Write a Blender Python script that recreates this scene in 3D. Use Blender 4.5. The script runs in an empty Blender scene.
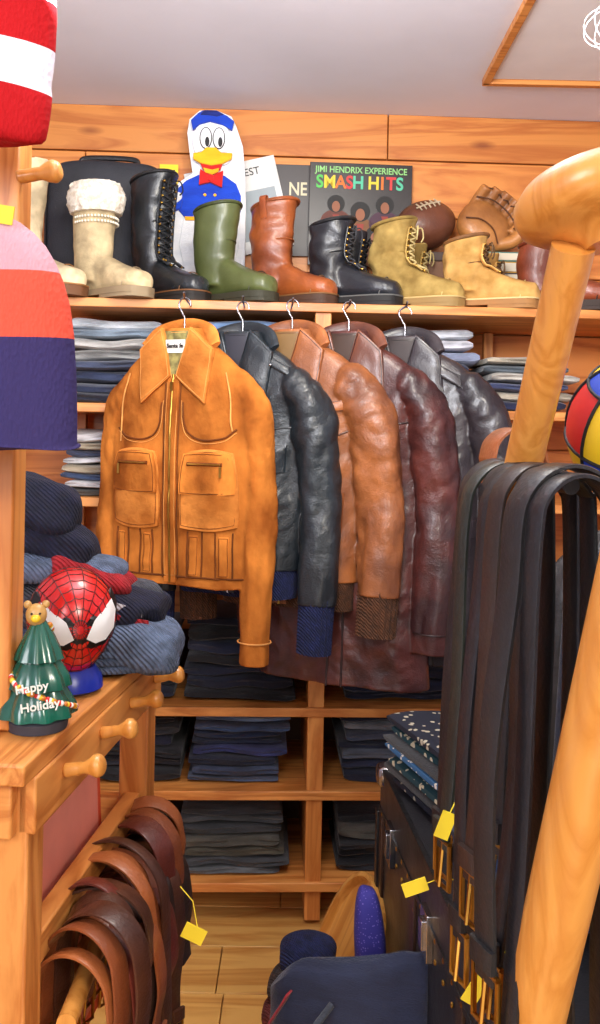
import bpy, bmesh, math, random
from mathutils import Vector, Matrix, noise
random.seed(7)
D=bpy.data; SC=bpy.context.scene
def lin(c):
    return tuple(((v/255)/12.92 if v/255<=0.04045 else ((v/255+0.055)/1.055)**2.4) for v in c)+(1,)
def sg(v,e): return math.copysign(abs(v)**e,v)
# ---------------------------------------------------------------- materials
MC={}
def pm(name,c1,c2=None,rough=.5,ns=8,bump=0,bs=60,metal=0,coat=0,sheen=0,st=(1,1,1),kind='',spec=.5):
    if name in MC: return MC[name]
    m=D.materials.new(name); m.use_nodes=True; nt=m.node_tree; N=nt.nodes; Lk=nt.links.new
    b=N['Principled BSDF']; b.inputs['Roughness'].default_value=rough; b.inputs['Metallic'].default_value=metal
    b.inputs['Coat Weight'].default_value=coat; b.inputs['Sheen Weight'].default_value=sheen
    b.inputs['Specular IOR Level'].default_value=spec
    b.inputs['Coat Roughness'].default_value=.22
    c1=lin(c1); c2=lin(c2) if c2 else tuple(x*.75 for x in c1[:3])+(1,)
    tc=N.new('ShaderNodeTexCoord'); mp=N.new('ShaderNodeMapping'); Lk(tc.outputs['Object'],mp.inputs[0]); mp.inputs['Scale'].default_value=st
    n=N.new('ShaderNodeTexNoise'); Lk(mp.outputs[0],n.inputs['Vector']); n.inputs['Scale'].default_value=ns; n.inputs['Detail'].default_value=7
    r=N.new('ShaderNodeValToRGB'); Lk(n.outputs['Fac'],r.inputs[0]); r.color_ramp.elements[0].position=.36; r.color_ramp.elements[1].position=.64
    r.color_ramp.elements[0].color=c2; r.color_ramp.elements[1].color=c1
    col=r.outputs[0]
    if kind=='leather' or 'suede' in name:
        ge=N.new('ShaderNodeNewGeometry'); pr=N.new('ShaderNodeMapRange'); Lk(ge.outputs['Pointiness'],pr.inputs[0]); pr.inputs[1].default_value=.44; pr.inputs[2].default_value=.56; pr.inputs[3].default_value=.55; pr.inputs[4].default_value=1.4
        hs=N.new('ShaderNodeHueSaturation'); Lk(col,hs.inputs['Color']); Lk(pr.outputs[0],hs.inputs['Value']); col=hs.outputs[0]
    Lk(col,b.inputs['Base Color'])
    if bump:
        bp=N.new('ShaderNodeBump'); bp.inputs['Strength'].default_value=bump; bp.inputs['Distance'].default_value=.004
        if kind=='leather':
            a=N.new('ShaderNodeTexNoise'); Lk(mp.outputs[0],a.inputs['Vector']); a.inputs['Scale'].default_value=13; a.inputs['Detail'].default_value=8; a.inputs['Distortion'].default_value=.6; a.inputs['Roughness'].default_value=.66
            v=N.new('ShaderNodeTexVoronoi'); Lk(tc.outputs['Object'],v.inputs['Vector']); v.inputs['Scale'].default_value=bs*4
            mm=N.new('ShaderNodeMath'); mm.operation='MULTIPLY_ADD'; Lk(v.outputs['Distance'],mm.inputs[0]); mm.inputs[1].default_value=.22
            m2=N.new('ShaderNodeMath'); m2.operation='MULTIPLY'; Lk(a.outputs['Fac'],m2.inputs[0]); m2.inputs[1].default_value=2.8
            Lk(m2.outputs[0],mm.inputs[2]); Lk(mm.outputs[0],bp.inputs['Height'])
            rr=N.new('ShaderNodeMapRange'); Lk(n.outputs['Fac'],rr.inputs[0]); rr.inputs[1].default_value=.3; rr.inputs[2].default_value=.7; rr.inputs[3].default_value=rough+.14; rr.inputs[4].default_value=rough-.05; Lk(rr.outputs[0],b.inputs['Roughness'])
        elif kind=='knit':
            w=N.new('ShaderNodeTexWave'); Lk(tc.outputs['Object'],w.inputs['Vector']); w.inputs['Scale'].default_value=bs; w.inputs['Distortion'].default_value=1.0; w.bands_direction='DIAGONAL'
            w.inputs['Detail Scale'].default_value=3
            Lk(w.outputs['Fac'],bp.inputs['Height'])
        else:
            a=N.new('ShaderNodeTexNoise'); Lk(mp.outputs[0],a.inputs['Vector']); a.inputs['Scale'].default_value=bs; a.inputs['Detail'].default_value=6
            Lk(a.outputs['Fac'],bp.inputs['Height'])
        Lk(bp.outputs[0],b.inputs['Normal'])
    MC[name]=m; return m
def wood(name,ax,c1,c2,plank=None,rough=.45,coat=.1,sc=1.0,knot=.9):
    if name in MC: return MC[name]
    m=D.materials.new(name); m.use_nodes=True; nt=m.node_tree; N=nt.nodes; Lk=nt.links.new
    b=N['Principled BSDF']; b.inputs['Roughness'].default_value=rough; b.inputs['Coat Weight'].default_value=coat; b.inputs['Coat Roughness'].default_value=.2
    tc=N.new('ShaderNodeTexCoord'); mp=N.new('ShaderNodeMapping'); 
    s=[13*sc]*3; s[ax]=1.3*sc; mp.inputs['Scale'].default_value=s
    src=tc.outputs['Object']
    if plank:
        pax,pw=plank
        sx=N.new('ShaderNodeSeparateXYZ'); Lk(src,sx.inputs[0])
        d=N.new('ShaderNodeMath'); d.operation='DIVIDE'; Lk(sx.outputs[pax],d.inputs[0]); d.inputs[1].default_value=pw
        fl=N.new('ShaderNodeMath'); fl.operation='FLOOR'; Lk(d.outputs[0],fl.inputs[0])
        wn=N.new('ShaderNodeTexWhiteNoise'); wn.noise_dimensions='1D'; Lk(fl.outputs[0],wn.inputs['W'])
        va=N.new('ShaderNodeVectorMath'); va.operation='MULTIPLY_ADD'; Lk(wn.outputs['Color'],va.inputs[0]); va.inputs[1].default_value=(7,7,7); Lk(src,va.inputs[2])
        src=va.outputs[0]
    Lk(src,mp.inputs[0])
    n=N.new('ShaderNodeTexNoise'); Lk(mp.outputs[0],n.inputs['Vector']); n.inputs['Scale'].default_value=1.0; n.inputs['Detail'].default_value=6; n.inputs['Distortion'].default_value=1.2
    w=N.new('ShaderNodeMath'); w.operation='MULTIPLY'; Lk(n.outputs['Fac'],w.inputs[0]); w.inputs[1].default_value=9
    f=N.new('ShaderNodeMath'); f.operation='PINGPONG'; Lk(w.outputs[0],f.inputs[0]); f.inputs[1].default_value=1
    r=N.new('ShaderNodeValToRGB'); Lk(f.outputs[0],r.inputs[0]); r.color_ramp.elements[0].color=lin(c2); r.color_ramp.elements[1].color=lin(c1); r.color_ramp.elements[1].position=.75
    col=r.outputs[0]
    mk=N.new('ShaderNodeMapping'); sk=[9]*3; sk[ax]=3.2; mk.inputs['Scale'].default_value=sk; Lk(src,mk.inputs[0])
    vo=N.new('ShaderNodeTexVoronoi'); vo.inputs['Scale'].default_value=.6; Lk(mk.outputs[0],vo.inputs['Vector'])
    rk=N.new('ShaderNodeValToRGB'); rk.color_ramp.elements[0].position=.03; rk.color_ramp.elements[1].position=.1; rk.color_ramp.elements[0].color=(.45,.3,.2,1); rk.color_ramp.elements[1].color=(1,1,1,1)
    Lk(vo.outputs['Distance'],rk.inputs[0])
    mx=N.new('ShaderNodeMix'); mx.data_type='RGBA'; mx.blend_type='MULTIPLY'; mx.inputs[0].default_value=knot; Lk(col,mx.inputs[6]); Lk(rk.outputs[0],mx.inputs[7]); col=mx.outputs[2]
    if plank:
        r2=N.new('ShaderNodeMapRange'); Lk(wn.outputs['Value'],r2.inputs[0]); r2.inputs[3].default_value=.78; r2.inputs[4].default_value=1.12
        hs=N.new('ShaderNodeHueSaturation'); Lk(col,hs.inputs['Color']); Lk(r2.outputs[0],hs.inputs['Value']); col=hs.outputs[0]
    Lk(col,b.inputs['Base Color'])
    bp=N.new('ShaderNodeBump'); bp.inputs['Strength'].default_value=.15; bp.inputs['Distance'].default_value=.002; Lk(f.outputs[0],bp.inputs['Height']); Lk(bp.outputs[0],b.inputs['Normal'])
    MC[name]=m; return m
def stripes(name,stops,rough=.85,bs=110):
    m=D.materials.new(name); m.use_nodes=True; nt=m.node_tree; N=nt.nodes; Lk=nt.links.new
    b=N['Principled BSDF']; b.inputs['Roughness'].default_value=rough; b.inputs['Specular IOR Level'].default_value=.2
    tc=N.new('ShaderNodeTexCoord'); sx=N.new('ShaderNodeSeparateXYZ'); Lk(tc.outputs['Object'],sx.inputs[0])
    mr=N.new('ShaderNodeMapRange'); z0=stops[0][0]; z1=stops[-1][0]+.1; mr.inputs[1].default_value=z0; mr.inputs[2].default_value=z1; Lk(sx.outputs[2],mr.inputs[0])
    r=N.new('ShaderNodeValToRGB'); cr=r.color_ramp; cr.interpolation='CONSTANT'; Lk(mr.outputs[0],r.inputs[0])
    cr.elements[0].position=0; cr.elements[0].color=lin(stops[0][1]); cr.elements[1].position=(stops[1][0]-z0)/(z1-z0); cr.elements[1].color=lin(stops[1][1])
    for z,c in stops[2:]:
        e=cr.elements.new((z-z0)/(z1-z0)); e.color=lin(c)
    Lk(r.outputs[0],b.inputs['Base Color'])
    mp=N.new('ShaderNodeMapping'); mp.inputs['Scale'].default_value=(1,.3,.45); Lk(tc.outputs['Object'],mp.inputs[0])
    w=N.new('ShaderNodeTexVoronoi'); Lk(mp.outputs[0],w.inputs['Vector']); w.inputs['Scale'].default_value=bs*3
    bp=N.new('ShaderNodeBump'); bp.inputs['Strength'].default_value=.45; bp.inputs['Distance'].default_value=.0025; Lk(w.outputs['Distance'],bp.inputs['Height']); Lk(bp.outputs[0],b.inputs['Normal'])
    return m
def plain(c,rough=.6,**k): return pm('paint_%d_%d_%d'%c,c,tuple(int(x*.93) for x in c),rough,**k)
def cloth(c,c2=None): return pm('cloth_%d_%d_%d'%c,c,c2 or tuple(int(x*.72) for x in c),.9,ns=22,bump=.5,bs=260,sheen=.2,st=(.5,1,2))
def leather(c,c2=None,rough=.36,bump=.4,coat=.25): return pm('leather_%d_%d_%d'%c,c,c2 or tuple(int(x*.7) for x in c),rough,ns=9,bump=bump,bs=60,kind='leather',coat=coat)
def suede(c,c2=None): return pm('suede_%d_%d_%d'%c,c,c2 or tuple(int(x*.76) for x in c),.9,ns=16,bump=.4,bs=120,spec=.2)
def knit(c,c2=None): return pm('knit_%d_%d_%d'%c,c,c2 or tuple(int(x*.75) for x in c),.95,ns=60,bump=.9,bs=70,kind='knit')
BRASS=pm('brass',(205,165,80),(160,115,50),.28,metal=1); STEEL=pm('steel',(200,200,205),(150,150,155),.25,metal=1)
WC1=(222,148,76); WC2=(188,110,46)
WX=wood('pine_x',0,WC1,WC2); WY=wood('pine_y',1,WC1,WC2); WZ=wood('pine_z',2,WC1,WC2)
HON=wood('honey_wood',2,(216,148,70),(200,128,52),rough=.35,coat=.35,sc=1.5,knot=0)
# ---------------------------------------------------------------- mesh builder
def cr(P,n=8):
    P=[Vector(p) for p in P]; Q=[2*P[0]-P[1]]+P+[2*P[-1]-P[-2]]; out=[]
    for i in range(1,len(Q)-2):
        a,b,c,d=Q[i-1:i+3]
        for k in range(n):
            t=k/n; out.append(.5*((2*b)+(c-a)*t+(2*a-5*b+4*c-d)*t*t+(3*b-a-3*c+d)*t**3))
    out.append(P[-1]); return out
def itab(t,tab):
    tab=sorted(tab)
    if t<=tab[0][0]: return tab[0][1]
    for (a,b),(c,d) in zip(tab,tab[1:]):
        if t<=c: 
            k=(t-a)/(c-a); return b+(d-b)*k
    return tab[-1][1]
class MB:
    def __init__(s): s.v=[];s.f=[];s.m=[]
    def add(s,vs,fs,mat=0,M=None):
        o=len(s.v)
        s.v+=[tuple(M@Vector(p)) if M else tuple(p) for p in vs]
        s.f+=[tuple(i+o for i in f) for f in fs]; s.m+=(mat if isinstance(mat,list) else [mat]*len(fs))
    def loft(s,R,mat=0,cap=True,M=None):
        n=len(R[0]); vs=[p for r in R for p in r]; fs=[]; ms=[]
        for i in range(len(R)-1):
            for j in range(n):
                k=(j+1)%n; fs.append((i*n+j,i*n+k,(i+1)*n+k,(i+1)*n+j)); ms.append(mat(i) if callable(mat) else mat)
        if cap:
            fs.append(tuple(range(n))[::-1]); fs.append(tuple((len(R)-1)*n+j for j in range(n))); ms+=[ms[0],ms[-1]]
        s.add(vs,fs,ms,M)
    def box(s,c,d,mat=0,M=None):
        x,y,z=c; a,b,e=d[0]/2,d[1]/2,d[2]/2
        vs=[(x+i*a,y+j*b,z+k*e) for i in(-1,1) for j in(-1,1) for k in(-1,1)]
        s.add(vs,[(0,1,3,2),(4,6,7,5),(0,4,5,1),(2,3,7,6),(0,2,6,4),(1,5,7,3)],mat,M)
    def lathe(s,pr,mat=0,n=24,M=None,cap=True):
        s.loft([[(r*math.cos(2*math.pi*j/n),r*math.sin(2*math.pi*j/n),z) for j in range(n)] for r,z in pr],mat,cap,M)
    def tube(s,P,r,mat=0,n=8,ref=(0,1,0),cap=True,M=None,disp=None):
        P=[Vector(p) for p in P]; R=[]
        for i,p in enumerate(P):
            t=(P[min(i+1,len(P)-1)]-P[max(i-1,0)]).normalized(); rf=Vector(ref)
            if abs(t.dot(rf))>.97: rf=Vector((1,0,.1)).normalized()
            a=t.cross(rf).normalized(); b=a.cross(t).normalized()
            q=r[i] if isinstance(r,list) else r; ra,rb=q if isinstance(q,tuple) else (q,q)
            ring=[]
            for j in range(n):
                an=2*math.pi*j/n; g=1
                if disp: g+=disp(i/(len(P)-1),an,p)
                ring.append(p+a*ra*g*math.cos(an)+b*rb*g*math.sin(an))
            R.append(ring)
        s.loft(R,mat,cap,M)
    def ribbon(s,P,w,th,mat=0,wd=(0,1,0),M=None):
        P=[Vector(p) for p in P]; R=[]; W=Vector(wd).normalized()
        for i,p in enumerate(P):
            t=(P[min(i+1,len(P)-1)]-P[max(i-1,0)]).normalized(); nn=t.cross(W).normalized()
            R.append([p+W*w/2*a+nn*th/2*b for a,b in((-1,-.6),(-.85,-1),(.85,-1),(1,-.6),(1,.6),(.85,1),(-.85,1),(-1,.6))])
        s.loft(R,mat,True,M)
    def sup(s,c,d,mat=0,e=1.0,n=24,m=14,amp=0,fr=8,M=None,seed=0):
        R=[]
        for i in range(m+1):
            v=-math.pi/2+math.pi*i/m; v=max(-1.56,min(1.56,v)); ring=[]
            for j in range(n):
                u=2*math.pi*j/n
                p=Vector((d[0]*sg(math.cos(v),e)*sg(math.cos(u),e),d[1]*sg(math.cos(v),e)*sg(math.sin(u),e),d[2]*sg(math.sin(v),e)))
                if amp: p*=1+amp*noise.noise(p*fr+Vector((seed,seed*2,0)))
                ring.append(p+Vector(c))
            R.append(ring)
        s.loft(R,mat,True,M)
    def poly(s,pts,y0,y1,mat=0,M=None):
        n=len(pts); vs=[(x,y0,z) for x,z in pts]+[(x,y1,z) for x,z in pts]
        s.add(vs,[tuple(range(n)),tuple(range(n,2*n))[::-1]]+[(i,(i+1)%n,n+(i+1)%n,n+i) for i in range(n)],mat,M)
    def ell(s,cx,cz,rx,rz,y0,y1,mat=0,rot=0,n=28):
        s.poly([(cx+rx*math.cos(t)*math.cos(rot)-rz*math.sin(t)*math.sin(rot),cz+rx*math.cos(t)*math.sin(rot)+rz*math.sin(t)*math.cos(rot)) for t in [2*math.pi*i/n for i in range(n)]],y0,y1,mat)
    def build(s,name,mats,loc=(0,0,0),rot=(0,0,0),parent=None,bevel=0,ang=42,remesh=0,sm=0,sub=0):
        me=D.meshes.new(name); me.from_pydata(s.v,[],s.f)
        for mm in mats: me.materials.append(mm)
        for i,p in enumerate(me.polygons): p.material_index=s.m[i]
        bm=bmesh.new(); bm.from_mesh(me); bmesh.ops.recalc_face_normals(bm,faces=bm.faces); bm.to_mesh(me); bm.free()
        me.polygons.foreach_set('use_smooth',[True]*len(me.polygons)); 
        if not remesh: me.set_sharp_from_angle(angle=math.radians(ang))
        o=D.objects.new(name,me); SC.collection.objects.link(o); o.location=loc; o.rotation_euler=rot
        if parent: o.parent=parent
        if remesh:
            q=o.modifiers.new('r','REMESH'); q.mode='VOXEL'; q.voxel_size=remesh; q.use_smooth_shade=True
            q=o.modifiers.new('s','SMOOTH'); q.iterations=sm; q.factor=.6
        if bevel:
            q=o.modifiers.new('b','BEVEL'); q.width=bevel; q.segments=2; q.limit_method='ANGLE'; q.angle_limit=math.radians(40)
        return o
def empty(name,loc=(0,0,0),rot=(0,0,0)):
    o=D.objects.new(name,None); SC.collection.objects.link(o); o.location=loc; o.rotation_euler=rot; o.empty_display_size=.05; return o
def text(name,body,size,loc,mat,parent=None,rot=(math.pi/2,0,0),align='CENTER',ext=.0008,bold=.0,sx=1):
    c=D.curves.new(name,'FONT'); c.body=body; c.size=size; c.align_x=align; c.extrude=ext; c.offset=bold
    c.materials.append(mat); o=D.objects.new(name,c); SC.collection.objects.link(o); o.location=loc; o.rotation_euler=rot; o.scale=(sx,1,1)
    if parent: o.parent=parent
    return o
BACK=[]
def bk(o): BACK.append(o); return o
r=math.radians
# ---------------------------------------------------------------- room
mb=MB(); 
for k in range(13):
    z=k*.19; h=min(.187,2.43-z)
    for (a,b) in (((-1.6,.29),(.292,1.7)) if k%2==0 else ((-1.6,-.7),(-.698,1.7))):
        mb.box(((a+b)/2,2.98,z+h/2),(b-a-.002,.03,h-.002))
mb.box((.05,3.0,1.215),(3.3,.02,2.43))
bk(mb.build('wall_back',[wood('plank_wall',0,(230,148,70),(200,114,46),plank=(2,.19),rough=.5,coat=.15,sc=.8)],bevel=.002))
wp=pm('plaster',(196,196,214),(190,190,208),.9,ns=3,bump=.1,bs=90)
mb=MB(); mb.box((0,.95,2.455),(3.4,4.3,.05)); mb.build('ceiling',[pm('ceiling_paint',(238,240,248),(232,234,242),.9,ns=3,bump=.08,bs=70)])
mb=MB(); mb.box((-1.62,.95,1.215),(.05,4.3,2.43)); mb.build('wall_left',[wp])
mb=MB(); mb.box((1.72,.95,1.215),(.05,4.3,2.43)); mb.build('wall_right',[wp])
mb=MB()
for i in range(22):
    y=-1.2+i*.2; off=(i*37%10)*.13
    xs=[-1.6]+[x for x in (-1.35+off,-.1+off-.32,.9+off) if x<1.65]+[1.7]
    xs=sorted(xs)
    for a,b in zip(xs,xs[1:]): mb.box(((a+b)/2,y+.1,-.01),(b-a-.003,.197,.02))
mb.box((.05,.95,-.03),(3.3,4.3,.02))
mb.build('floor',[wood('floor_plank',0,(224,172,94),(196,134,64),plank=(1,.2),rough=.4,coat=.2,sc=.8)],bevel=.0015)
mb=MB(); X0,X1,Y0,Y1=.53,1.25,1.7,2.66
for c,d in(((X0,(Y0+Y1)/2,2.42),(.022,Y1-Y0,.02)),((X1,(Y0+Y1)/2,2.42),(.022,Y1-Y0,.02)),(((X0+X1)/2,Y0,2.42),(X1-X0+.02,.022,.02)),(((X0+X1)/2,Y1,2.42),(X1-X0+.02,.022,.02))): mb.box(c,d,0)
mb.box(((X0+X1)/2,(Y0+Y1)/2,2.426),(X1-X0-.03,Y1-Y0-.03,.008),1)
mb.build('ceiling_hatch',[WX,pm('hatch_paint',(246,242,238),(240,236,232),.8)],bevel=.002)
mb=MB()
for a in range(5):
    t=a*math.pi/5; mb.tube([(.05*math.cos(s)*math.cos(t),.05*math.cos(s)*math.sin(t),.035*math.sin(s)) for s in [2*math.pi*i/24 for i in range(25)]],.001,0,6,ref=(0,0,1))
mb.tube([(0,0,.03),(0,0,.36)],.001,0,6); mb.build('wire_ornament',[plain((240,240,245),.4)],(.525,1.55,2.085))
# ---------------------------------------------------------------- shelving
ZS=[.12,.375,.607,1.183,1.444,1.734]
mb=MB(); XL,XR=-.95,1.15
for z in ZS:
    mb.box(((XL+XR)/2,2.715,z-.0125),(XR-XL,.43,.025),0)
for x in(XL,.06,XR): mb.box((x,2.72,.86),(.045,.42,1.698),1)
for x in(-.68,.62): mb.box((x,2.9,.86),(.03,.03,1.69),1)
mb.box((.1,2.925,.365),(2.1,.01,.73),2)  # dark sheet: shade inside the lower compartments put into its colour
bk(mb.build('shelving_unit',[WX,WZ,pm('shade_toned_back',(92,58,34),(60,38,24),.8)],bevel=.002))
def stack(name,x0,x1,z0,cols,H,yf=2.53,dep=.3,loc=None,rot=(0,0,0),isback=True,mats=None):
    mb=MB(); ms=[]; idx={}; n=len(cols); z=0; rs=[random.uniform(.8,1.2) for _ in cols]; tot=sum(rs)
    W=(x1-x0)
    for k,c in enumerate(cols):
        h=H*rs[k]/tot
        if c not in idx: idx[c]=len(ms); ms.append(cloth(c) if isinstance(c,tuple) else c)
        jx=random.uniform(-.012,.012); jw=random.uniform(-.03,0); jy=random.uniform(0,.035); sd=random.random()*50; tl=random.uniform(-.03,.03)
        R=[]; NS=26
        for i in range(NS+1):
            u=i/NS; x=-W/2+jx+ (W+jw)*u; e=min(1,(min(u,1-u)*10+.3)); e=e**.5; ring=[]
            for j in range(22):
                a=2*math.pi*j/22; yy=dep/2*sg(math.cos(a),.35); zz=h*.54*sg(math.sin(a),.66)*e
                if yy<0: yy+=.010*math.exp(-((zz-h*.1*math.sin(x*20+sd))/(h*.13))**2)+.014*noise.noise(Vector((x*9,sd,zz*30)))
                zz+=.010*noise.noise(Vector((x*8,sd+k*.15,yy*6)))*e+tl*x*.3
                ring.append((x,yy+dep/2+jy+.008,max(.001-z,h/2+zz)+z))
            R.append(ring)
        mb.loft(R,idx[c]); z+=h
    o=mb.build(name,ms,loc or ((x0+x1)/2,yf,z0+.001),rot,ang=60)
    return bk(o) if isback else o
NV=(28,34,58);NV2=(38,46,74);DB=(66,86,124);LB=(128,152,186);GR=(130,132,140);LG=(188,190,198);BK=(30,30,36);WH=(222,220,222);OL=(84,80,70);BG=(176,162,138)
S='folded_jeans_stack'
stack(S,-.665,-.38,ZS[4],[NV,(44,54,84),(56,66,96),(70,80,108),(160,160,158),(196,194,190),(140,158,176),(214,222,230)],.24)
stack(S,-.36,.02,ZS[4],[NV,DB,GR,DB,LB,(118,150,196)],.24)
stack('folded_shirt_stack',-.665,-.42,ZS[3],[(90,80,70),WH,DB,BG,WH,(80,90,120),BG,WH],.18)
stack('folded_shirt_stack',.31,.51,ZS[4],[NV,(60,60,76),(220,215,205),NV2,(150,160,190),(215,215,225),(206,210,218)],.235)
stack('folded_shirt_stack',.54,.80,ZS[4],[(30,40,80),(200,190,170),(60,70,110),(206,200,190),(90,100,110),(190,180,160)],.155)
stack('folded_shirt_stack',.14,.29,ZS[4],[BG,WH,LG,GR,LG],.18)
stack('folded_shirt_stack',.32,.56,ZS[3],[NV,DB,BG,NV,GR],.2)
stack(S,-.62,-.33,ZS[2],[NV,BK,NV,NV2,BK,NV],.2)
stack(S,-.31,.02,ZS[2],[BK,NV,NV,BK,NV2,BK,NV],.24)
stack(S,.14,.5,ZS[2],[NV,NV2,NV,NV2,NV],.16)
stack(S,-.55,-.31,ZS[1],[BK,(50,50,60),BK,NV,(60,62,70),BK],.19)
stack(S,-.285,-.01,ZS[1],[(84,94,118),(64,76,106),NV,(54,58,110),NV2,(40,54,90),DB,(130,160,205)],.19)
stack(S,.14,.38,ZS[1],[NV,NV2,(90,96,110),NV,(70,78,100),GR,NV],.2)
stack(S,-.31,-.015,ZS[0],[(108,112,116),(70,72,76),(80,74,60),OL,(62,64,68),(76,78,82),(50,52,58)],.19)
stack(S,.14,.36,ZS[0],[BK,(44,42,44),BK,OL,BK],.17)
stack(S,-.6,-.35,ZS[0],[BK,NV,OL,BK],.15)
# ---------------------------------------------------------------- boots
def boot(name,x,y,rz,H,up,solec=(40,30,26),rt=.062,ra=.046,FL=.285,lace=None,fur=None,heel=.018,foot=1.0,welt=None,straps=False,z0=ZS[5],collar=None,sc=1.0,toe=1.0,wr=.03):
    E=empty(name,(x,y,z0+.001),(0,0,rz)); E.scale=(sc,)*3
    ss=.022; mb=MB()
    xs=[-.072,-.066,-.05,-.02,.02,.06,.10,.14,.175,.198,FL-.075]
    ws=[.03,.05,.068,.074,.074,.08,.092,.1,.092*toe,.07*toe,.03]
    hs=[.04,.07,.09,.105,.115,.105,.085,.07,.06,.052*toe,.03]
    R=[]
    for a,w,h in zip(xs,ws,hs):
        h*=foot; R.append([(a,w/2*sg(math.cos(t),.8),ss+h/2+h/2*sg(math.sin(t),.8)-.003) for t in [2*math.pi*i/24 for i in range(24)]])
    mb.loft(R)
    R=[]
    for i in range(25):
        u=i/24; z=ss+.03+(H-ss-.03)*u
        r0=itab(u,[(0,ra*1.05),(.25,ra),(.6,(ra+rt)/2),(1,rt)])
        cx=.0-.012*math.sin(u*3)+.006*noise.noise(Vector((x*5,z*12,3)))
        ring=[]
        for k in range(32):
            t=2*math.pi*k/32; q=r0*(1+wr*noise.noise(Vector((x*9,z*22,1)))+wr*2.2*noise.noise(Vector((math.cos(t)*1.5+x*7,math.sin(t)*1.5,z*34))))
            ring.append((cx+q*1.08*math.cos(t),q*.86*math.sin(t),z+ (.012*math.cos(t) if u>.9 else 0)))
        R.append(ring)
    mb.loft(R)
    mb.build('upper',[up],parent=E,remesh=.005,sm=5)
    mb=MB(); out=[]
    N=26
    for i in range(N+1):
        t=math.pi*i/N; xx=.067-.143*math.cos(t)*1.02; w=itab(xx,[(a,b) for a,b in zip(xs,ws)])/2+.006
        out.append((xx,w*min(1,math.sin(t)*2.6+.02)))
    ring=out+[(a,-b) for a,b in out[::-1]]
    mb.loft([[(a,b,z) for a,b in ring] for z in(heel*.6,ss*.7,ss+.006)],0)
    rh=[(a,b) for a,b in ring if a<-.005]
    mb.loft([[(a*.97,b*.95,z) for a,b in rh] for z in(0,heel*.6+.003)],0)
    rf=[(a,b) for a,b in ring if a>.055]
    mb.loft([[(a,b*.97,z) for a,b in rf] for z in(0.0,heel*.6+.003)],0)
    if welt: mb.loft([[(a*1.01,b*1.02,z) for a,b in ring] for z in(ss+.004,ss+.008)],1)
    P=[]
    for k in range(13):
        t=math.pi*k/12; w=.047; h=.062*foot; P.append((.155+.012*math.sin(t),w*math.cos(t),ss+h*math.sin(t)*.98+.002))
    mb.tube(P,.0016,1,5,ref=(1,0,0))
    mb.build('sole',[plain(solec,.7),plain(welt or solec,.7)],parent=E,ang=35)
    def fx(z): 
        u=(z-ss-.03)/(H-ss-.03); q=itab(u,[(0,ra*1.05),(.25,ra),(.6,(ra+rt)/2),(1,rt)])*1.08-.012*math.sin(max(0,u)*3)
        return q
    if lace:
        mb=MB()
        nl=max(5,int((H-.09)/.022))
        pts=[(.105,.1*foot+.008),(.082,.112*foot+.012)]+[(max(fx(z),.04)+.006+.02*max(0,1-(z-.12)/.03),z) for z in [.128+i*(H-.15)/(nl-1) for i in range(nl)]]
        for i,(a,z) in enumerate(pts):
            w=.017+.004*(i>2)
            for s in(-1,1):
                mb.sup((a-.008,s*(w+.003),z),(.005,.004,.004),1,n=8,m=6)
                if i+1<len(pts):
                    b=pts[i+1]; mb.tube(cr([(a-.006,s*w,z),((a+b[0])/2+.004,0,(z+b[1])/2),(b[0]-.006,-s*w,b[1])],4),.0026,0,6,ref=(0,1,.3))
        a,z=pts[-1]
        for s in(-1,1): mb.tube(cr([(a,0,z),(a+.012,s*.02,z+.004),(a+.014,s*.03,z-.02),(a+.01,s*.022,z-.035)],5),.0022,0,6)
        for s in(-1,1): mb.ribbon([(p[0]-.012,s*.027,p[1]) for p in pts],.016,.004,2,wd=(.5,s*1,0))
        mb.build('laces',[plain(lace,.8),BRASS,up],parent=E)
    if fur:
        mb=MB(); R=[]
        for i in range(13):
            v=i/12; z=H-.06+v*.085; q=rt+.018*math.sin(math.pi*(v*.85+.1))
            R.append([((q*1.08+.009*noise.noise(Vector((math.cos(t)*11,math.sin(t)*11,z*90))))*math.cos(t)-.003,(q*.9+.009*noise.noise(Vector((math.cos(t)*11,math.sin(t)*11,z*90+4))))*math.sin(t),z) for t in [2*math.pi*k/56 for k in range(56)]])
        mb.loft(R); mb.build('fur_collar',[pm('fur',(244,238,224),(215,200,178),1,ns=70,bump=1,bs=160)],parent=E)
        mb=MB()
        for k in range(26):
            t=-1.9+k*.15; 
            for q in range(2): mb.sup((rt*1.06*math.cos(t)-.004,rt*.86*math.sin(t),H-.075-q*.014),(.0035,.0035,.004),0,n=6,m=4)
        mb.build('embroidery',[plain((235,228,210),.8)],parent=E)
    if collar:
        mb=MB(); mb.tube([(rt*1.08*math.cos(t)-.002,rt*.87*math.sin(t),H+.012*math.cos(t)-.003) for t in [2*math.pi*k/30 for k in range(31)]],.0055,0,8,ref=(0,0,1)); 
        zz=H*.62; mb.tube([((fx(zz))*math.cos(t)*1.02,fx(zz)*.84*math.sin(t),zz+.01*math.cos(t)) for t in [2*math.pi*k/30 for k in range(31)]],.0025,0,6,ref=(0,0,1))
        mb.build('trim',[collar],parent=E)
    if straps:
        mb=MB()
        for s in(-1,1): mb.ribbon(cr([(0,s*rt*.86,H-.05),(0,s*(rt*.9+.006),H+.004),(0,s*rt*.8,H+.012),(0,s*rt*.7,H-.02)],5),.022,.003,0,wd=(1,0,0))
        mb.build('pull_straps',[up],parent=E)
    return bk(E)
boot('tall_suede_boot',-.785,2.60,r(-35),.37,suede((226,205,165)),(110,70,40),welt=(150,100,50),sc=1.04)
boot('shearling_boot',-.59,2.60,r(-38),.31,suede((212,190,148)),(150,130,100),rt=.066,ra=.056,fur=1)
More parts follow.
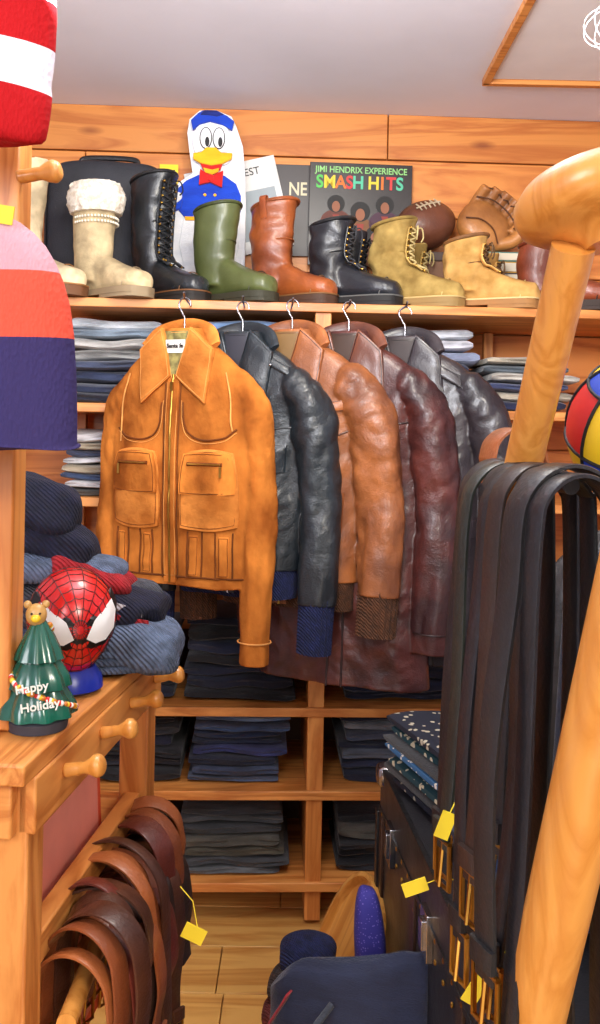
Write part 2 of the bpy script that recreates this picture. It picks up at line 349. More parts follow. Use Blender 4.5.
boot('black_lace_up_boot',-.435,2.66,r(-40),.375,leather((34,38,42),(18,20,24),.3),(30,24,20),lace=(20,20,22),rt=.068,ra=.054,heel=.028,collar=leather((20,22,25)),welt=(110,70,35),wr=.06)
boot('green_rubber_boot',-.245,2.63,r(-38),.285,leather((88,96,54),(70,78,38),.4,.15),(52,50,34),rt=.068,ra=.058,collar=leather((60,68,34)),foot=1.05)
boot('brown_leather_boot',-.078,2.65,r(-36),.305,leather((160,84,38),(120,56,24),.42,.4),(70,44,28),rt=.068,ra=.060,straps=True,collar=leather((140,70,30)),welt=(120,80,40),wr=.07)
boot('black_combat_boot',.09,2.62,r(-24),.25,leather((36,38,44),(20,20,26),.3),(26,24,24),lace=(60,60,64),rt=.062,ra=.054,collar=leather((24,26,30)),welt=(90,90,88),wr=.07)
boot('black_combat_boot',.15,2.78,r(-20),.25,leather((36,38,44)),(26,24,24),lace=(28,28,30),rt=.058,ra=.05)
boot('olive_suede_boot',.27,2.62,r(-26),.255,suede((178,150,88),(130,104,54)),(150,120,70),lace=(210,190,130),rt=.060,ra=.054,collar=suede((140,116,62)),welt=(200,170,110),wr=.08)
boot('olive_suede_boot',.34,2.79,r(-20),.22,suede((176,148,84)),(150,120,70),lace=(200,180,120),rt=.056,ra=.05)
boot('tan_work_boot',.48,2.6,r(-20),.21,suede((208,164,98),(166,124,64)),(160,112,60),lace=(110,80,50),rt=.058,ra=.054,collar=leather((120,80,45)),welt=(220,190,130),toe=1.1,wr=.08)
boot('tan_work_boot',.56,2.76,r(-16),.19,suede((206,160,92)),(160,112,60),lace=(110,80,50),rt=.055,ra=.052)
boot('red_brown_boot',.70,2.60,r(-22),.21,leather((140,66,38),(100,44,26)),(50,34,26),rt=.058,ra=.052,collar=leather((100,40,22)),lace=(60,30,20))
boot('red_brown_boot',.80,2.74,r(-22),.22,leather((150,66,36)),(50,34,26),rt=.058,ra=.052)
mb=MB(); mb.sup((0,0,.235),(.19,.055,.235),0,e=.35,n=40,m=24,amp=.03,fr=9)
mb.tube([(-.185,-.045,.05),(-.185,-.045,.38),(-.15,-.045,.43),(.15,-.045,.43),(.185,-.045,.38),(.185,-.045,.05)],.004,1,6)
mb.tube(cr([(-.09,0,.465),(-.07,0,.485),(.07,0,.485),(.09,0,.465)],6),.009,1,8); mb.box((0,-.056,.22),(.24,.012,.2),0)
bk(mb.build('black_travel_bag',[pm('nylon_black',(42,44,52),(30,32,38),.6,ns=12,bump=.4,bs=300),leather((24,24,28))],(-.60,2.85,ZS[5])))
E=empty('cartoon_duck_cushion',(-.287,2.86,ZS[5]+.002)); K=1/318.
def Q(L): return [((a-207)*K,(310-b)*K) for a,b in L]
mb=MB()
mb.poly(Q([(190,306),(174,300),(170,260),(170,215),(170,195),(176,178),(190,168),(187,150),(184,128),(186,114),(196,105),(212,104),(228,110),(233,120),(240,140),(243,170),(244,205),(244,300),(230,306)]),-.012,.03,0)
mb.poly(Q([(172,200),(174,186),(184,176),(196,170),(222,170),(234,178),(239,190),(239,206),(232,214),(206,218),(184,214)]),-.018,-.011,1)
mb.poly(Q([(182,214),(232,214),(238,240),(230,275),(208,288),(186,275),(178,240)]),-.017,-.011,0)
mb.ell((209-207)*K,(310-137)*K,19*K,23*K,-.026,-.012,0)
mb.ell((200-207)*K,(310-153)*K,9*K,7*K,-.026,-.012,0); mb.ell((220-207)*K,(310-153)*K,8*K,7*K,-.026,-.012,0)
for ex in(203,216):
    mb.ell((ex-207)*K,(310-134)*K,6.3*K,11*K,-.029,-.02,2); mb.ell((ex-207)*K,(310-134)*K,5.4*K,10*K,-.031,-.02,0); mb.ell((ex-205.5)*K,(310-138)*K,2.2*K,5*K,-.033,-.02,2)
mb.poly(Q([(191,150),(199,149),(204,144),(213,144),(219,149),(230,149),(229,155),(220,160),(209,162),(198,160),(191,156)]),-.038,-.024,3)
mb.poly(Q([(198,160),(209,162),(220,160),(218,166),(210,169),(201,166)]),-.034,-.024,4)
mb.poly(Q([(201,164),(210,166),(217,164),(216,168),(210,171),(203,169)]),-.036,-.024,3)
mb.poly(Q([(190,127),(188,117),(195,110),(200,107),(206,108),(214,107),(224,112),(231,117),(229,126),(220,121),(207,118),(197,121)]),-.034,-.02,1)
mb.poly(Q([(197,112),(201,107),(213,107),(221,111),(214,113),(205,112)]),-.037,-.03,5)
mb.poly(Q([(209,172),(198,165),(197,181),(208,178),(220,183),(221,166)]),-.032,-.016,4); mb.ell(1.5*K,(310-174)*K,3.4*K,3.4*K,-.036,-.016,4)
mb.poly(Q([(172,192),(166,200),(172,208),(180,204),(181,196)]),-.024,-.01,1); mb.ell((174-207)*K,(310-194)*K,7*K,5*K,-.026,-.01,0,rot=.6)
mb.poly(Q([(183,212),(232,212),(231,216),(184,216)]),-.021,-.012,3)
for xx in(203,213): 
    for yy in(190,202): mb.ell((xx-207)*K,(310-yy)*K,1.6*K,1.6*K,-.022,-.012,3,n=12)
mb.build('cushion',[cloth((240,240,240),(226,228,232)),cloth((20,70,200),(14,56,176)),plain((12,12,14)),cloth((250,190,30),(240,170,20)),cloth((220,30,25),(200,20,20)),cloth((20,40,130))],parent=E,bevel=.002); bk(E)
def record(name,x,z,w,h,mat,tilt=0,y=2.945):
    E=empty(name,(x,y,z),(0,tilt,0)); mb=MB(); mb.box((0,0,0),(w,.006,h),0); mb.build('sleeve',[mat],parent=E,bevel=.001); return E
E=record('record_sleeve',.20,2.085,.335,.335,pm('sleeve_black',(34,26,30),(22,16,22),.35),r(.5),2.93)
cols=[(90,200,90),(240,210,60),(235,120,40),(220,60,60),(90,200,160)]
text('band_title','JIMI HENDRIX EXPERIENCE',.0285,(0,-.0042,.135),plain((150,215,130)),E,bold=.0004,sx=.88)
xx=-.135
for i,ch in enumerate('SMASH HITS'):
    if ch!=' ': text('title_letter',ch,.058,(xx,-.0042,.085),plain(cols[i%5]),E,bold=.0015,sx=.9)
    xx+=(.036 if ch=='M' else .0285) if ch!=' ' else .022
    if ch=='S' and i==0: xx+=.004
mb=MB()
for fx_,fz,s,c in((-.08,.02,1.1,0),(.0,-.005,1.25,1),(.08,.02,1.15,2),(-.04,-.07,1.2,0),(.05,-.08,1.2,1)):
    mb.ell(fx_,fz-.04*s,.045*s,.035*s,-.0042,-.003,c); mb.ell(fx_,fz+.012*s,.026*s,.026*s,-.0048,-.003,4); mb.ell(fx_,fz+.004*s,.012*s,.016*s,-.0054,-.003,3)
    mb.poly([(fx_-.01*s,fz-.02*s),(fx_+.01*s,fz-.02*s),(fx_+.004*s,fz-.06*s)],-.0052,-.003,5)
mb.build('band_photo',[plain((100,44,28)),plain((120,74,34)),plain((70,34,56)),plain((150,92,62)),plain((12,8,8)),plain((150,50,36))],parent=E); bk(E)
E=record('record_sleeve',-.01,2.10,.30,.30,plain((56,50,52),.4),r(0),2.956); text('title','NE',.06,(.006,-.0042,.05),plain((225,215,180)),E,bold=.001,sx=.8); bk(E)
E=record('record_sleeve',-.195,2.095,.30,.30,plain((222,222,218),.4),r(-14),2.944); text('title','KEN EST',.034,(.03,-.0042,.1),plain((40,40,40)),E)
mb=MB(); mb.box((0,-.004,-.03),(.26,.002,.16)); mb.build('print',[plain((160,170,175))],parent=E); bk(E)
E=empty('yellow_price_card',(-.425,2.945,2.195)); mb=MB(); mb.box((0,0,0),(.06,.004,.08)); mb.build('card',[plain((250,225,40))],parent=E); text('letter','M',.06,(0,-.003,-.02),plain((20,20,20)),E,bold=.001); bk(E)
mb=MB(); mb.box((0,0,.08),(.2,.12,.19),0); mb.box((0,0,.185),(.21,.13,.03),1); bk(mb.build('shoe_box',[plain((120,80,50)),plain((70,50,40))],(.42,2.88,ZS[5]+.016),bevel=.003))
mb=MB(); R=[]
for i in range(25):
    u=-1+i/12; rr=.078*(1-abs(u)**2.2)**.75+.001; R.append([(u*.115,rr*math.cos(t),rr*math.sin(t)) for t in [2*math.pi*k/28 for k in range(28)]])
mb.loft(R)
mb.tube([(-.045,-.056,.057),(0,-.057,.06),(.045,-.056,.057)],.003,1,6)
for q in range(5): mb.tube([(-.034+q*.017,-.066,.046),(-.034+q*.017,-.056,.06),(-.034+q*.017,-.042,.07)],.0025,1,6)
bk(mb.build('american_football',[leather((104,60,40),(80,42,28),.45),plain((190,170,140))],(.40,2.86,ZS[5]+.305),(0,r(-20),r(20))))
mb=MB(); z=0
for i,(h,c) in enumerate([(.035,0),(.045,1),(.03,2),(.04,3),(.035,4),(.03,5)]):
    w=.24-.01*(i%3); mb.box((0,0,z+h/2),(w,.15,h),c); mb.box((0,-.002,z+h/2),(w-.006,.152,h-.008),6); z+=h+.0005
bk(mb.build('book_stack',[plain(c) for c in((60,90,140),(190,180,150),(170,60,50),(60,60,70),(200,150,60),(80,130,120),(226,214,190))],(.63,2.88,ZS[5]+.001),bevel=.001))
# baseball glove: palm pocket plus four side-by-side fingers and webbed thumb
E=empty('baseball_glove',(.555,2.84,ZS[5]+.27),(r(-14),r(38),r(0)))
mb=MB(); mb.sup((0,.0,.05),(.088,.045,.075),0,e=.8,amp=.14)
for i,(bx,l,a) in enumerate(((-.062,.075,-6),(-.032,.095,-3),(-.002,.105,0),(.028,.105,3),(.058,.095,6))):
    t=r(a); P=cr([(bx*.9,.0,.05),(bx+math.sin(t)*l*.5,-.006,.07+l*.5),(bx+math.sin(t)*l,-.04,.07+l)],6)
    mb.tube(P,[(.0190-.002*k/12,.020) for k in range(13)],0,12)
P=cr([(.07,-.01,.02),(.105,-.03,.06),(.108,-.05,.11)],6); mb.tube(P,[(.021,.022)]*13,0,12)
mb.box((.088,-.035,.11),(.03,.012,.07),0)
mb.build('glove_body',[leather((186,124,64),(140,86,40),.5)],parent=E,remesh=.0042,sm=1)
mb=MB()
for q in range(5): mb.tube([(-.062+q*.03,-.040,.145),(-.05+q*.03,-.044,.15),(-.04+q*.03,-.038,.147)],.003,0,6)
mb.tube(cr([(-.075,-.03,.10),(-.03,-.047,.115),(.03,-.05,.115),(.08,-.045,.10)],6),.0028,0,6)
mb.tube(cr([(-.06,-.035,.015),(-.02,-.05,.035),(.03,-.05,.035),(.07,-.035,.015)],6),.0028,0,6)
for q in range(4): mb.tube([(.078,-.048,.085+q*.016),(.098,-.052,.085+q*.016)],.0025,0,6)
mb.build('lacing',[leather((88,50,24))],parent=E); bk(E)
# ---------------------------------------------------------------- jackets
def jacket(name,x,y,z,th,L,sw,SL,so,hemw,mats,A=.009,seed=0,kind='',cuff=.0,hem=.0,sr=.047,zip_=True,colr=None,hd=.05,sfold=1.0,bw=None,sy=0):
    """mats: 0 shell 1 seam 2 metal 3 lining 4 rib 5 collar"""
    E=empty(name,(x,y,z),(0,0,th)); NP=2.4; bw=bw or sw*.98
    Wt=[(.02,.05),(0,.062),(-.02,.085),(-.05,sw*.70),(-.08,sw*.88),(-.115,sw*.99),(-.16,(sw+bw)/2),(-.22,bw),(-.35,bw),(-L,hemw)]
    Dt=[(.02,.026),(0,.032),(-.06,.040),(-.12,.046),(-.3,.052),(-L,hd)]
    def rdg(p): return 1-2*abs(noise.noise(p))
    def fo(a,b):
        k=min(1,max(0,(-b-.05)/.15)); n1=noise.noise(Vector((a*15+seed,b*2.6,seed*.7))); n2=rdg(Vector((a*13+b*7+seed,b*8-a*5,seed))); n3=noise.noise(Vector((a*50-b*30+seed,b*40,seed+3)))
        return k*(A*n1-A*.32*n2+A*.14*n3)
    def yf(a,b):
        w=itab(b,Wt); d=itab(b,Dt); q=max(0,1-abs(a/w)**NP); return -(d*q**(1/NP))+fo(a,b)*min(1,q*3)
    mb=MB(); R=[]; NZ=110
    bz=-L+hem
    zs=[.02-(.02-bz)*i/NZ for i in range(NZ+1)]
    def ring_at(b,g=1,rib=0):
        w=itab(b,Wt)*g; d=itab(b,Dt)*g; ring=[]
        for j in range(130):
            t=2*math.pi*j/130; a=w*sg(math.cos(t),2/NP); yy=d*sg(math.sin(t),2/NP); q=max(0,1-abs(a/w)**NP)
            yy+=fo(a,b)*min(1,q*3)*(1 if yy<0 else -1)
            if rib: yy*=1+.05*(j%2)
            ring.append((a,yy,b+(.007*noise.noise(Vector((a*12,seed,0))) if b<-L*.92 else 0)))
        return ring
    mb.loft([ring_at(b) for b in zs],0)
    mr=MB()
    for s in(1,-1):
        P=cr([(s*(sw-.075),.0,-.095),(s*(sw-.035),sy*.3,-.125),(s*(sw+so*.25),sy*.7-.002,-.19),(s*(sw+so*.7),sy-.003,-.28),(s*(sw+so),sy,-.42),(s*(sw+so*1.1),sy-.014,-.56),(s*(sw+so*.95),sy-.022,-SL)],14)
        n=len(P); rr=[]
        for i in range(n):
            u=i/(n-1); q=itab(u,[(0,.03),(.13,sr*.92),(.28,sr*1.06),(.5,sr*1.02),(.85,sr*.92),(1,sr*.86)])
            rr.append((q,q*.84))
        nc=int(n*(1-cuff/SL*.95)) if cuff else n
        def dsp(u,an,p,s=s):
            u=u*(nc/n); k=min(1,u*6)
            g=.15*noise.noise(Vector((math.cos(an)*1.2+seed,math.sin(an)*1.2,u*6+s*9)))-.085*(rdg(Vector((math.cos(an)*.9+seed,math.sin(an)*.9+u*3,u*11+s*4)))-.4)+.035*noise.noise(Vector((math.cos(an)*3+seed,math.sin(an)*3,u*46+s)))+.035*math.sin(an*3+u*5+seed)
            return g*k*sfold
        mb.tube(P[:nc],rr[:nc],0,56,disp=dsp)
        if cuff: mr.tube(P[nc-2:],[(a*.88,b*.92) for a,b in rr[nc-2:]],4,60,disp=lambda u,an,p:.05*math.cos(an*20))
        mr.tube(cr([(s*(sw-.04),yf(s*(sw-.04),-.10)-.004,-.095),(s*(sw-.022),yf(s*(sw-.03),-.16)-.004,-.16),(s*(sw-.018),yf(s*(sw-.02),-.22)-.003,-.22),(s*(sw-.012),-.028,-.27)],6),.0022,1,6)
        if not cuff:
            e=P[-4]; q=sr*.9; mr.tube([(e[0]+q*1.0*math.cos(t),e[1]+q*.86*math.sin(t),e[2]) for t in [2*math.pi*k/24 for k in range(25)]],.002,1,6,ref=(0,0,1))
    mb.build('shell',[mats[0]],parent=E,remesh=.0038,sm=2)
    if hem: mr.loft([ring_at(bz+.004-(hem+.004)*i/6,.96,1) for i in range(7)],4)
    mb=mr
    ow=.0008 if kind=='suede' else .0012
    def seam(pts,rad=.0017,m=1,off=.001): mb.tube([(a,yf(a,b)-off,b) for a,b in [(p[0],p[2]) for p in cr([(q[0],0,q[1]) for q in pts],6)]],rad,m,6)
    def patch(c,off,m,bul=.003,rd=0,nu=14,nv=14,base=None,om=1):
        vs=[];U=[-1.0]+[-1+2*i/nu for i in range(nu+1)]+[1.0]; V=[-1.0]+[-1+2*i/nv for i in range(nv+1)]+[1.0]
        for jv,vv in enumerate(V):
            for iu,uu in enumerate(U):
                a=uu*math.sqrt(1-rd*vv*vv/2) ; b=vv*math.sqrt(1-rd*uu*uu/2); p=(a+1)/2;q=(b+1)/2
                x_=(c[0][0]*(1-p)+c[1][0]*p)*(1-q)+(c[3][0]*(1-p)+c[2][0]*p)*q; z_=(c[0][1]*(1-p)+c[1][1]*p)*(1-q)+(c[3][1]*(1-p)+c[2][1]*p)*q
                y_=yf(x_,z_); y_=min(y_,base) if base else y_
                edge=iu in(0,len(U)-1) or jv in(0,len(V)-1)
                y_+= .004 if edge else -off-bul*(1-uu**4)*(1-vv**4)
                vs.append((x_,y_,z_))
        w=len(U); fs=[(j*w+i,j*w+i+1,(j+1)*w+i+1,(j+1)*w+i) for j in range(len(V)-1) for i in range(w-1)]
        mb.add(vs,fs,m)
        ed=[vs[j*w+i] for j,i in [(1,i) for i in range(1,w-1)]+[(j,w-2) for j in range(1,len(V)-1)]+[(len(V)-2,i) for i in range(w-2,0,-1)]+[(j,1) for j in range(len(V)-2,0,-1)]]
        ctr=Vector((sum(p[0] for p in ed)/len(ed),0,sum(p[2] for p in ed)/len(ed)))
        mb.tube([(ctr.x+(p[0]-ctr.x)*.93,p[1]-.0012-bul*.25,ctr.z+(p[2]-ctr.z)*.93) for p in ed[::2]+ed[:1]],ow,om,5)
    ct=colr or (.088,-.165)
    patch([(-.004,-.115),(.004,-.115),(.045,.012),(-.045,.012)],.004,3,0)
    for s in(1,-1):
        patch([(s*.006,-.105),(s*ct[0],ct[1]),(s*.104,-.035),(s*.04,.022)],.010,5,.006,rd=.10,base=-.036)
    mb.tube(cr([(-.096,-.02,-.028),(-.068,.004,.012),(0,.024,.030),(.068,.004,.012),(.096,-.02,-.028)],8),[(.02,.008)]*33,5,12)
    if zip_:
        patch([(-.017,-L+.01),(.017,-L+.01),(.017,-.1),(-.017,-.1)],.004,0,.001)
        mb.tube([(0,yf(0,-.1-(L-.11)*i/40)-.007,-.1-(L-.11)*i/40) for i in range(41)],[(.003,.002)]*41,2,8)
        mb.box((0,yf(0,-.13)-.010,-.13),(.008,.003,.022),2)
    if kind=='suede':
        for s in(1,-1):
            seam([(s*.03,-.17),(s*.04,-.235),(s*.075,-.262),(s*.14,-.258),(s*sw*.97,-.235)],.0026,6,.0015)
            seam([(s*.026,-.165),(s*.036,-.243),(s*.075,-.27),(s*.14,-.266),(s*sw*.97,-.243)],.001)
            patch([(s*.026,-.49),(s*.182,-.485),(s*.172,-.285),(s*.038,-.285)],.008,5,.012,rd=.34,om=6)
            patch([(s*.030,-.40),(s*.178,-.397),(s*.168,-.293),(s*.042,-.293)],.019,0,.003,rd=.25,om=6)
            seam([(s*.055,-.322),(s*.15,-.322)],.0045,6,.022); seam([(s*.058,-.322),(s*.147,-.322)],.002,2,.026)
            mb.box((s*.148,yf(s*.148,-.34)-.026,-.339),(.006,.003,.026),2)
            for q in(.050,.086,.125,.165): seam([(s*q,-.49),(s*q,-L+.025)],.0024,6,.0015)
            patch([(s*.055,-.60),(s*.075,-.60),(s*.075,-.5),(s*.055,-.5)],.003,0,.002,om=6)
            patch([(s*.135,-.60),(s*.156,-.60),(s*.156,-.5),(s*.135,-.5)],.003,0,.002,om=6)
            seam([(s*.022,-.12),(s*.022,-.35),(s*.022,-L+.02)],.002,6,.002)
        seam([(-hemw*.95,-L+.026),(0,-L+.026),(hemw*.95,-L+.026)],.0025,6,.0015)
        mb.add([(-.026,-.044,-.045),(.026,-.044,-.045),(.028,-.045,-.012),(-.028,-.045,-.012)],[(0,1,2,3)],7)
    if kind=='moto':
        for s in(1,-1):
            seam([(s*.05,-.2),(s*.06,-.4),(s*.07,-L+hem)],.0025); seam([(s*.02,-.24),(s*sw*.95,-.225)],.0025)
            patch([(s*.05,-.36),(s*.14,-.34),(s*.145,-.27),(s*.05,-.27)],.005,0,.003); mb.sup((s*.1,yf(s*.1,-.345)-.013,-.345),(.006,.003,.006),2,n=10,m=6)
            seam([(s*.08,-.5),(s*.13,-.42)],.003,2,.003)
            patch([(s*.075,-.06),(s*.15,-.1),(s*.145,-.075),(s*.08,-.04)],.006,0,.002); mb.sup((s*.1,yf(s*.1,-.07)-.012,-.07),(.004,.003,.004),2,n=8,m=6)
        mb.ribbon([(ct[0]*.5,-.075,-.12),(ct[0]*.5+.02,-.07,-.135)],.01,.003,2)
    if kind=='bomber':
        for s in(1,-1):
            seam([(s*.045,-.14),(s*.055,-.35),(s*.09,-L+hem)],.0025); seam([(s*.055,-.3),(s*sw*.94,-.235)],.0025); seam([(s*.1,-.26),(s*.13,-.45),(s*.15,-L+hem)],.002)
            patch([(s*.07,-.55),(s*.16,-.50),(s*.165,-.40),(s*.08,-.44)],.006,0,.004)
            patch([(s*.06,-.21),(s*(sw-.03),-.19),(s*(sw-.03),-.165),(s*.06,-.18)],.005,0,.003)
    if kind=='coat':
        for s in(1,-1):
            seam([(s*.012,-.2),(s*.02,-.5),(s*.02,-L)],.003); seam([(s*.03,-.25),(s*sw*.94,-.215)],.0025)
            patch([(s*.07,-.62),(s*.17,-.62),(s*.165,-.5),(s*.07,-.5)],.005,0,.004)
            patch([(s*.005,-.26),(s*.115,-.19),(s*.11,-.10),(s*.045,-.05)],.010,5,.004,base=-.036)
        for q in range(4): mb.sup((.022,yf(.022,-.3-q*.13)-.006,-.3-q*.13),(.011,.005,.011),2,n=14,m=6)
    if kind=='trench':
        for s in(1,-1):
            patch([(s*.005,-.34),(s*.13,-.235),(s*.115,-.12),(s*.045,-.05)],.010,5,.004,base=-.036)
            patch([(s*.06,-.62),(s*.15,-.64),(s*.155,-.51),(s*.06,-.49)],.006,0,.004)
            patch([(s*.10,-.085),(s*.165,-.12),(s*.155,-.085),(s*.10,-.055)],.008,0,.003)
            for q in range(4): mb.sup((s*.075,yf(s*.075,-.37-q*.12)-.010,-.37-q*.12),(.013,.006,.013),7,n=16,m=8)
        seam([(.10,-.34),(.105,-.6),(.105,-L)],.0025); seam([(.14,-.3),(.15,-.6),(.15,-L)],.002)
        patch([(-sw*.97,-.50),(sw*.97,-.50),(sw*.97,-.455),(-sw*.97,-.455)],.005,0,.002)
        mb.box((.02,yf(.02,-.48)-.010,-.48),(.05,.006,.055),7)
    hk=[(0,0,-.02),(0,0,.045),(-.004,0,.055)]+[(.017*math.cos(t),0,.082+.017*math.sin(t)) for t in [math.pi*1.25-math.pi*1.3*i/12 for i in range(13)]]
    mb.tube(cr(hk,3),.0022,8,8)
    mb.build('details',mats+[mats[0]]*(6-len(mats))+[mats[1] if kind!='suede' else suede((104,54,20)),plain((238,234,222),.7) if kind=='suede' else plain((40,30,30),.25),STEEL],parent=E,ang=60)
    if kind=='suede': text('label','Santa fe',.015,(0,-.0475,-.032),plain((30,25,30)),E,bold=.0003)
    return bk(E)
TH=r(-24)
SU=pm('suede_jacket',(204,124,52),(138,74,26),.92,ns=8,bump=.7,bs=70,st=(1,1,.7),spec=.1); SUS=suede((214,148,80))
JZ=1.613; JY=2.33
def JX(h): return (h-300)/900*JY
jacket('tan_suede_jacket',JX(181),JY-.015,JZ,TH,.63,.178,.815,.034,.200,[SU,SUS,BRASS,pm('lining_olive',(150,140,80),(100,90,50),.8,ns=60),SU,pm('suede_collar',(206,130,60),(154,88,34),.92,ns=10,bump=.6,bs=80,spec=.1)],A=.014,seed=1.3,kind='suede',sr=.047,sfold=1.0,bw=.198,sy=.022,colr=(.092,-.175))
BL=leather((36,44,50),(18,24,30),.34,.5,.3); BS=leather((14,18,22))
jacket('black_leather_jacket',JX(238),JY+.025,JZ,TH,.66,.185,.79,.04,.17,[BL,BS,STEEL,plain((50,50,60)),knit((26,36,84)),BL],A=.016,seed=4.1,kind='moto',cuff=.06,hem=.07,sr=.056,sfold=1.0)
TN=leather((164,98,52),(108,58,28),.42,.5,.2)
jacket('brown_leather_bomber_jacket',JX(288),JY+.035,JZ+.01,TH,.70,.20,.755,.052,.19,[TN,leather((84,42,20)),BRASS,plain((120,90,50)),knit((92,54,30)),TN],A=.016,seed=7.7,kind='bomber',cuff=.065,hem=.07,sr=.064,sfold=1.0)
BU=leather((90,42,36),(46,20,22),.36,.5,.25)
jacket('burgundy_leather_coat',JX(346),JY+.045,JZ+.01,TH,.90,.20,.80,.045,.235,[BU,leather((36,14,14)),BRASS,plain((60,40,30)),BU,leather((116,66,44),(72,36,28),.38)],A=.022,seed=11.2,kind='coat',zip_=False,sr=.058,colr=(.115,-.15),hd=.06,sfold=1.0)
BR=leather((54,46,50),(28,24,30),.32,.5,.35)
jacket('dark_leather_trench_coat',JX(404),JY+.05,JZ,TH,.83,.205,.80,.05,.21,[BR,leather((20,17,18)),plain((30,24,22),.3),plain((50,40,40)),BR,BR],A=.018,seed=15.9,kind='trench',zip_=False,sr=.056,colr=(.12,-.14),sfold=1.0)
mb=MB()
for h,dy in((181,-.015),(238,.025),(288,.035),(346,.045),(404,.05)):
    mb.tube([(JX(h),2.505,1.718),(JX(h),JY+dy-.02,1.712),(JX(h),JY+dy-.03,1.722)],.003,0,8,ref=(0,0,1))
bk(mb.build('coat_hook_rail',[STEEL]))
# ---------------------------------------------------------------- left display table
TP=Vector((-.25,1.57,0)); TM=Matrix.Translation(TP)@Matrix.Rotation(r(-6),4,'Z')@Matrix.Translation(-TP)
ZT=1.0; mb=MB()
mb.box((-.56,1.30,ZT-.0125),(.64,.60,.025),0)
for x in(-.272,-.83): 
    for y in(1.055,1.565): mb.box((x,y,(ZT-.025)/2),(.05,.05,ZT-.026),1)
mb.box((-.249,1.31,ZT-.058),(.022,.56,.066),0)
mb.box((-.56,1.022,ZT-.058),(.60,.018,.066),3); mb.box((-.55,1.585,ZT-.065),(.58,.02,.075),3)
mb.box((-.272,1.30,.735),(.028,.48,.04),0); mb.box((-.272,1.30,.60),(.028,.48,.04),0); mb.box((-.55,1.055,.60),(.51,.028,.045),3); mb.box((-.55,1.565,.715),(.51,.028,.045),3)
for y in(1.12,1.26,1.40,1.54):
    M=Matrix.Translation((-.238,y,ZT-.050))@Matrix.Rotation(r(78),4,'Y')
    mb.lathe([(.009,0),(.008,.018),(.007,.026),(.010,.033),(.0145,.041),(.014,.048),(.008,.052)],2,16,M)
o=mb.build('wooden_display_table',[WY,WZ,HON,WX],bevel=.003); o.matrix_world=TM
mb=MB(); mb.box((0,0,0),(.012,.40,.50),0); mb.box((.008,0,0),(.004,.35,.45),1)
o=mb.build('coral_picture_panel',[plain((240,96,60),.5),plain((255,160,140),.6)],bevel=.002); o.matrix_world=TM@Matrix.Translation((-.32,1.31,.68))@Matrix.Rotation(r(-3),4,'Y')
mb=MB(); mb.box((-.375,1.13,1.563),(.05,.05,1.12),0)
M=Matrix.Translation((-.355,1.11,1.685))@Matrix.Rotation(r(80),4,'Y'); mb.lathe([(.009,0),(.008,.03),(.012,.038),(.015,.048),(.009,.056)],1,16,M)
for z in(1.86,1.56): mb.tube([(-.38,1.11,z),(-.38,.97,z+.02)],.008,1,10)
mb.build('hat_stand',[WZ,HON],bevel=.003)
def beanie(name,loc,rad,h,mat,rot=(0,0,0),fold=.06,sq=.8):
    mb=MB(); R=[]
    prof=[(rad*.99,0),(rad*1.02,.004),(rad*1.03,fold*.5),(rad*1.02,fold),(rad*.985,fold+.003),(rad,fold+.02),(rad*.99,h*.5),(rad*.92,h*.68),(rad*.75,h*.84),(rad*.5,h*.94),(rad*.22,h*.99),(rad*.02,h)]
    for q,z in prof:
        R.append([(q*sg(math.cos(t),.8)*(1+.025*noise.noise(Vector((math.cos(t)*2,math.sin(t)*2,z*9)))),q*sq*math.sin(t)+.010*noise.noise(Vector((q*math.cos(t)*14,z*12,1))),z+.003*math.sin(t*3)) for t in [2*math.pi*k/64 for k in range(64)]])
    mb.loft(R); o=mb.build(name,[mat],loc,rot,ang=70); q=o.modifiers.new('s','SUBSURF'); q.levels=q.render_levels=1; return o
beanie('striped_beanie',(-.400,.99,1.697),.112,.28,stripes('beanie_red_white',[(0,(176,18,24)),(.055,(226,220,232)),(.105,(180,18,24)),(.155,(226,220,232)),(.205,(170,14,20))]),(0,r(6),0),sq=.3)
beanie('knit_beanie',(-.362,.99,1.352),.118,.265,stripes('beanie_coral_navy',[(0,(54,46,92)),(.118,(222,84,64)),(.19,(196,150,160)),(.255,(222,74,56))]),(0,r(-2),0),fold=.0,sq=.35)
mb=MB(); mb.box((0,0,0),(.05,.002,.02)); mb.build('price_tag',[plain((240,210,40))],(-.338,.97,1.608),(0,r(8),0))
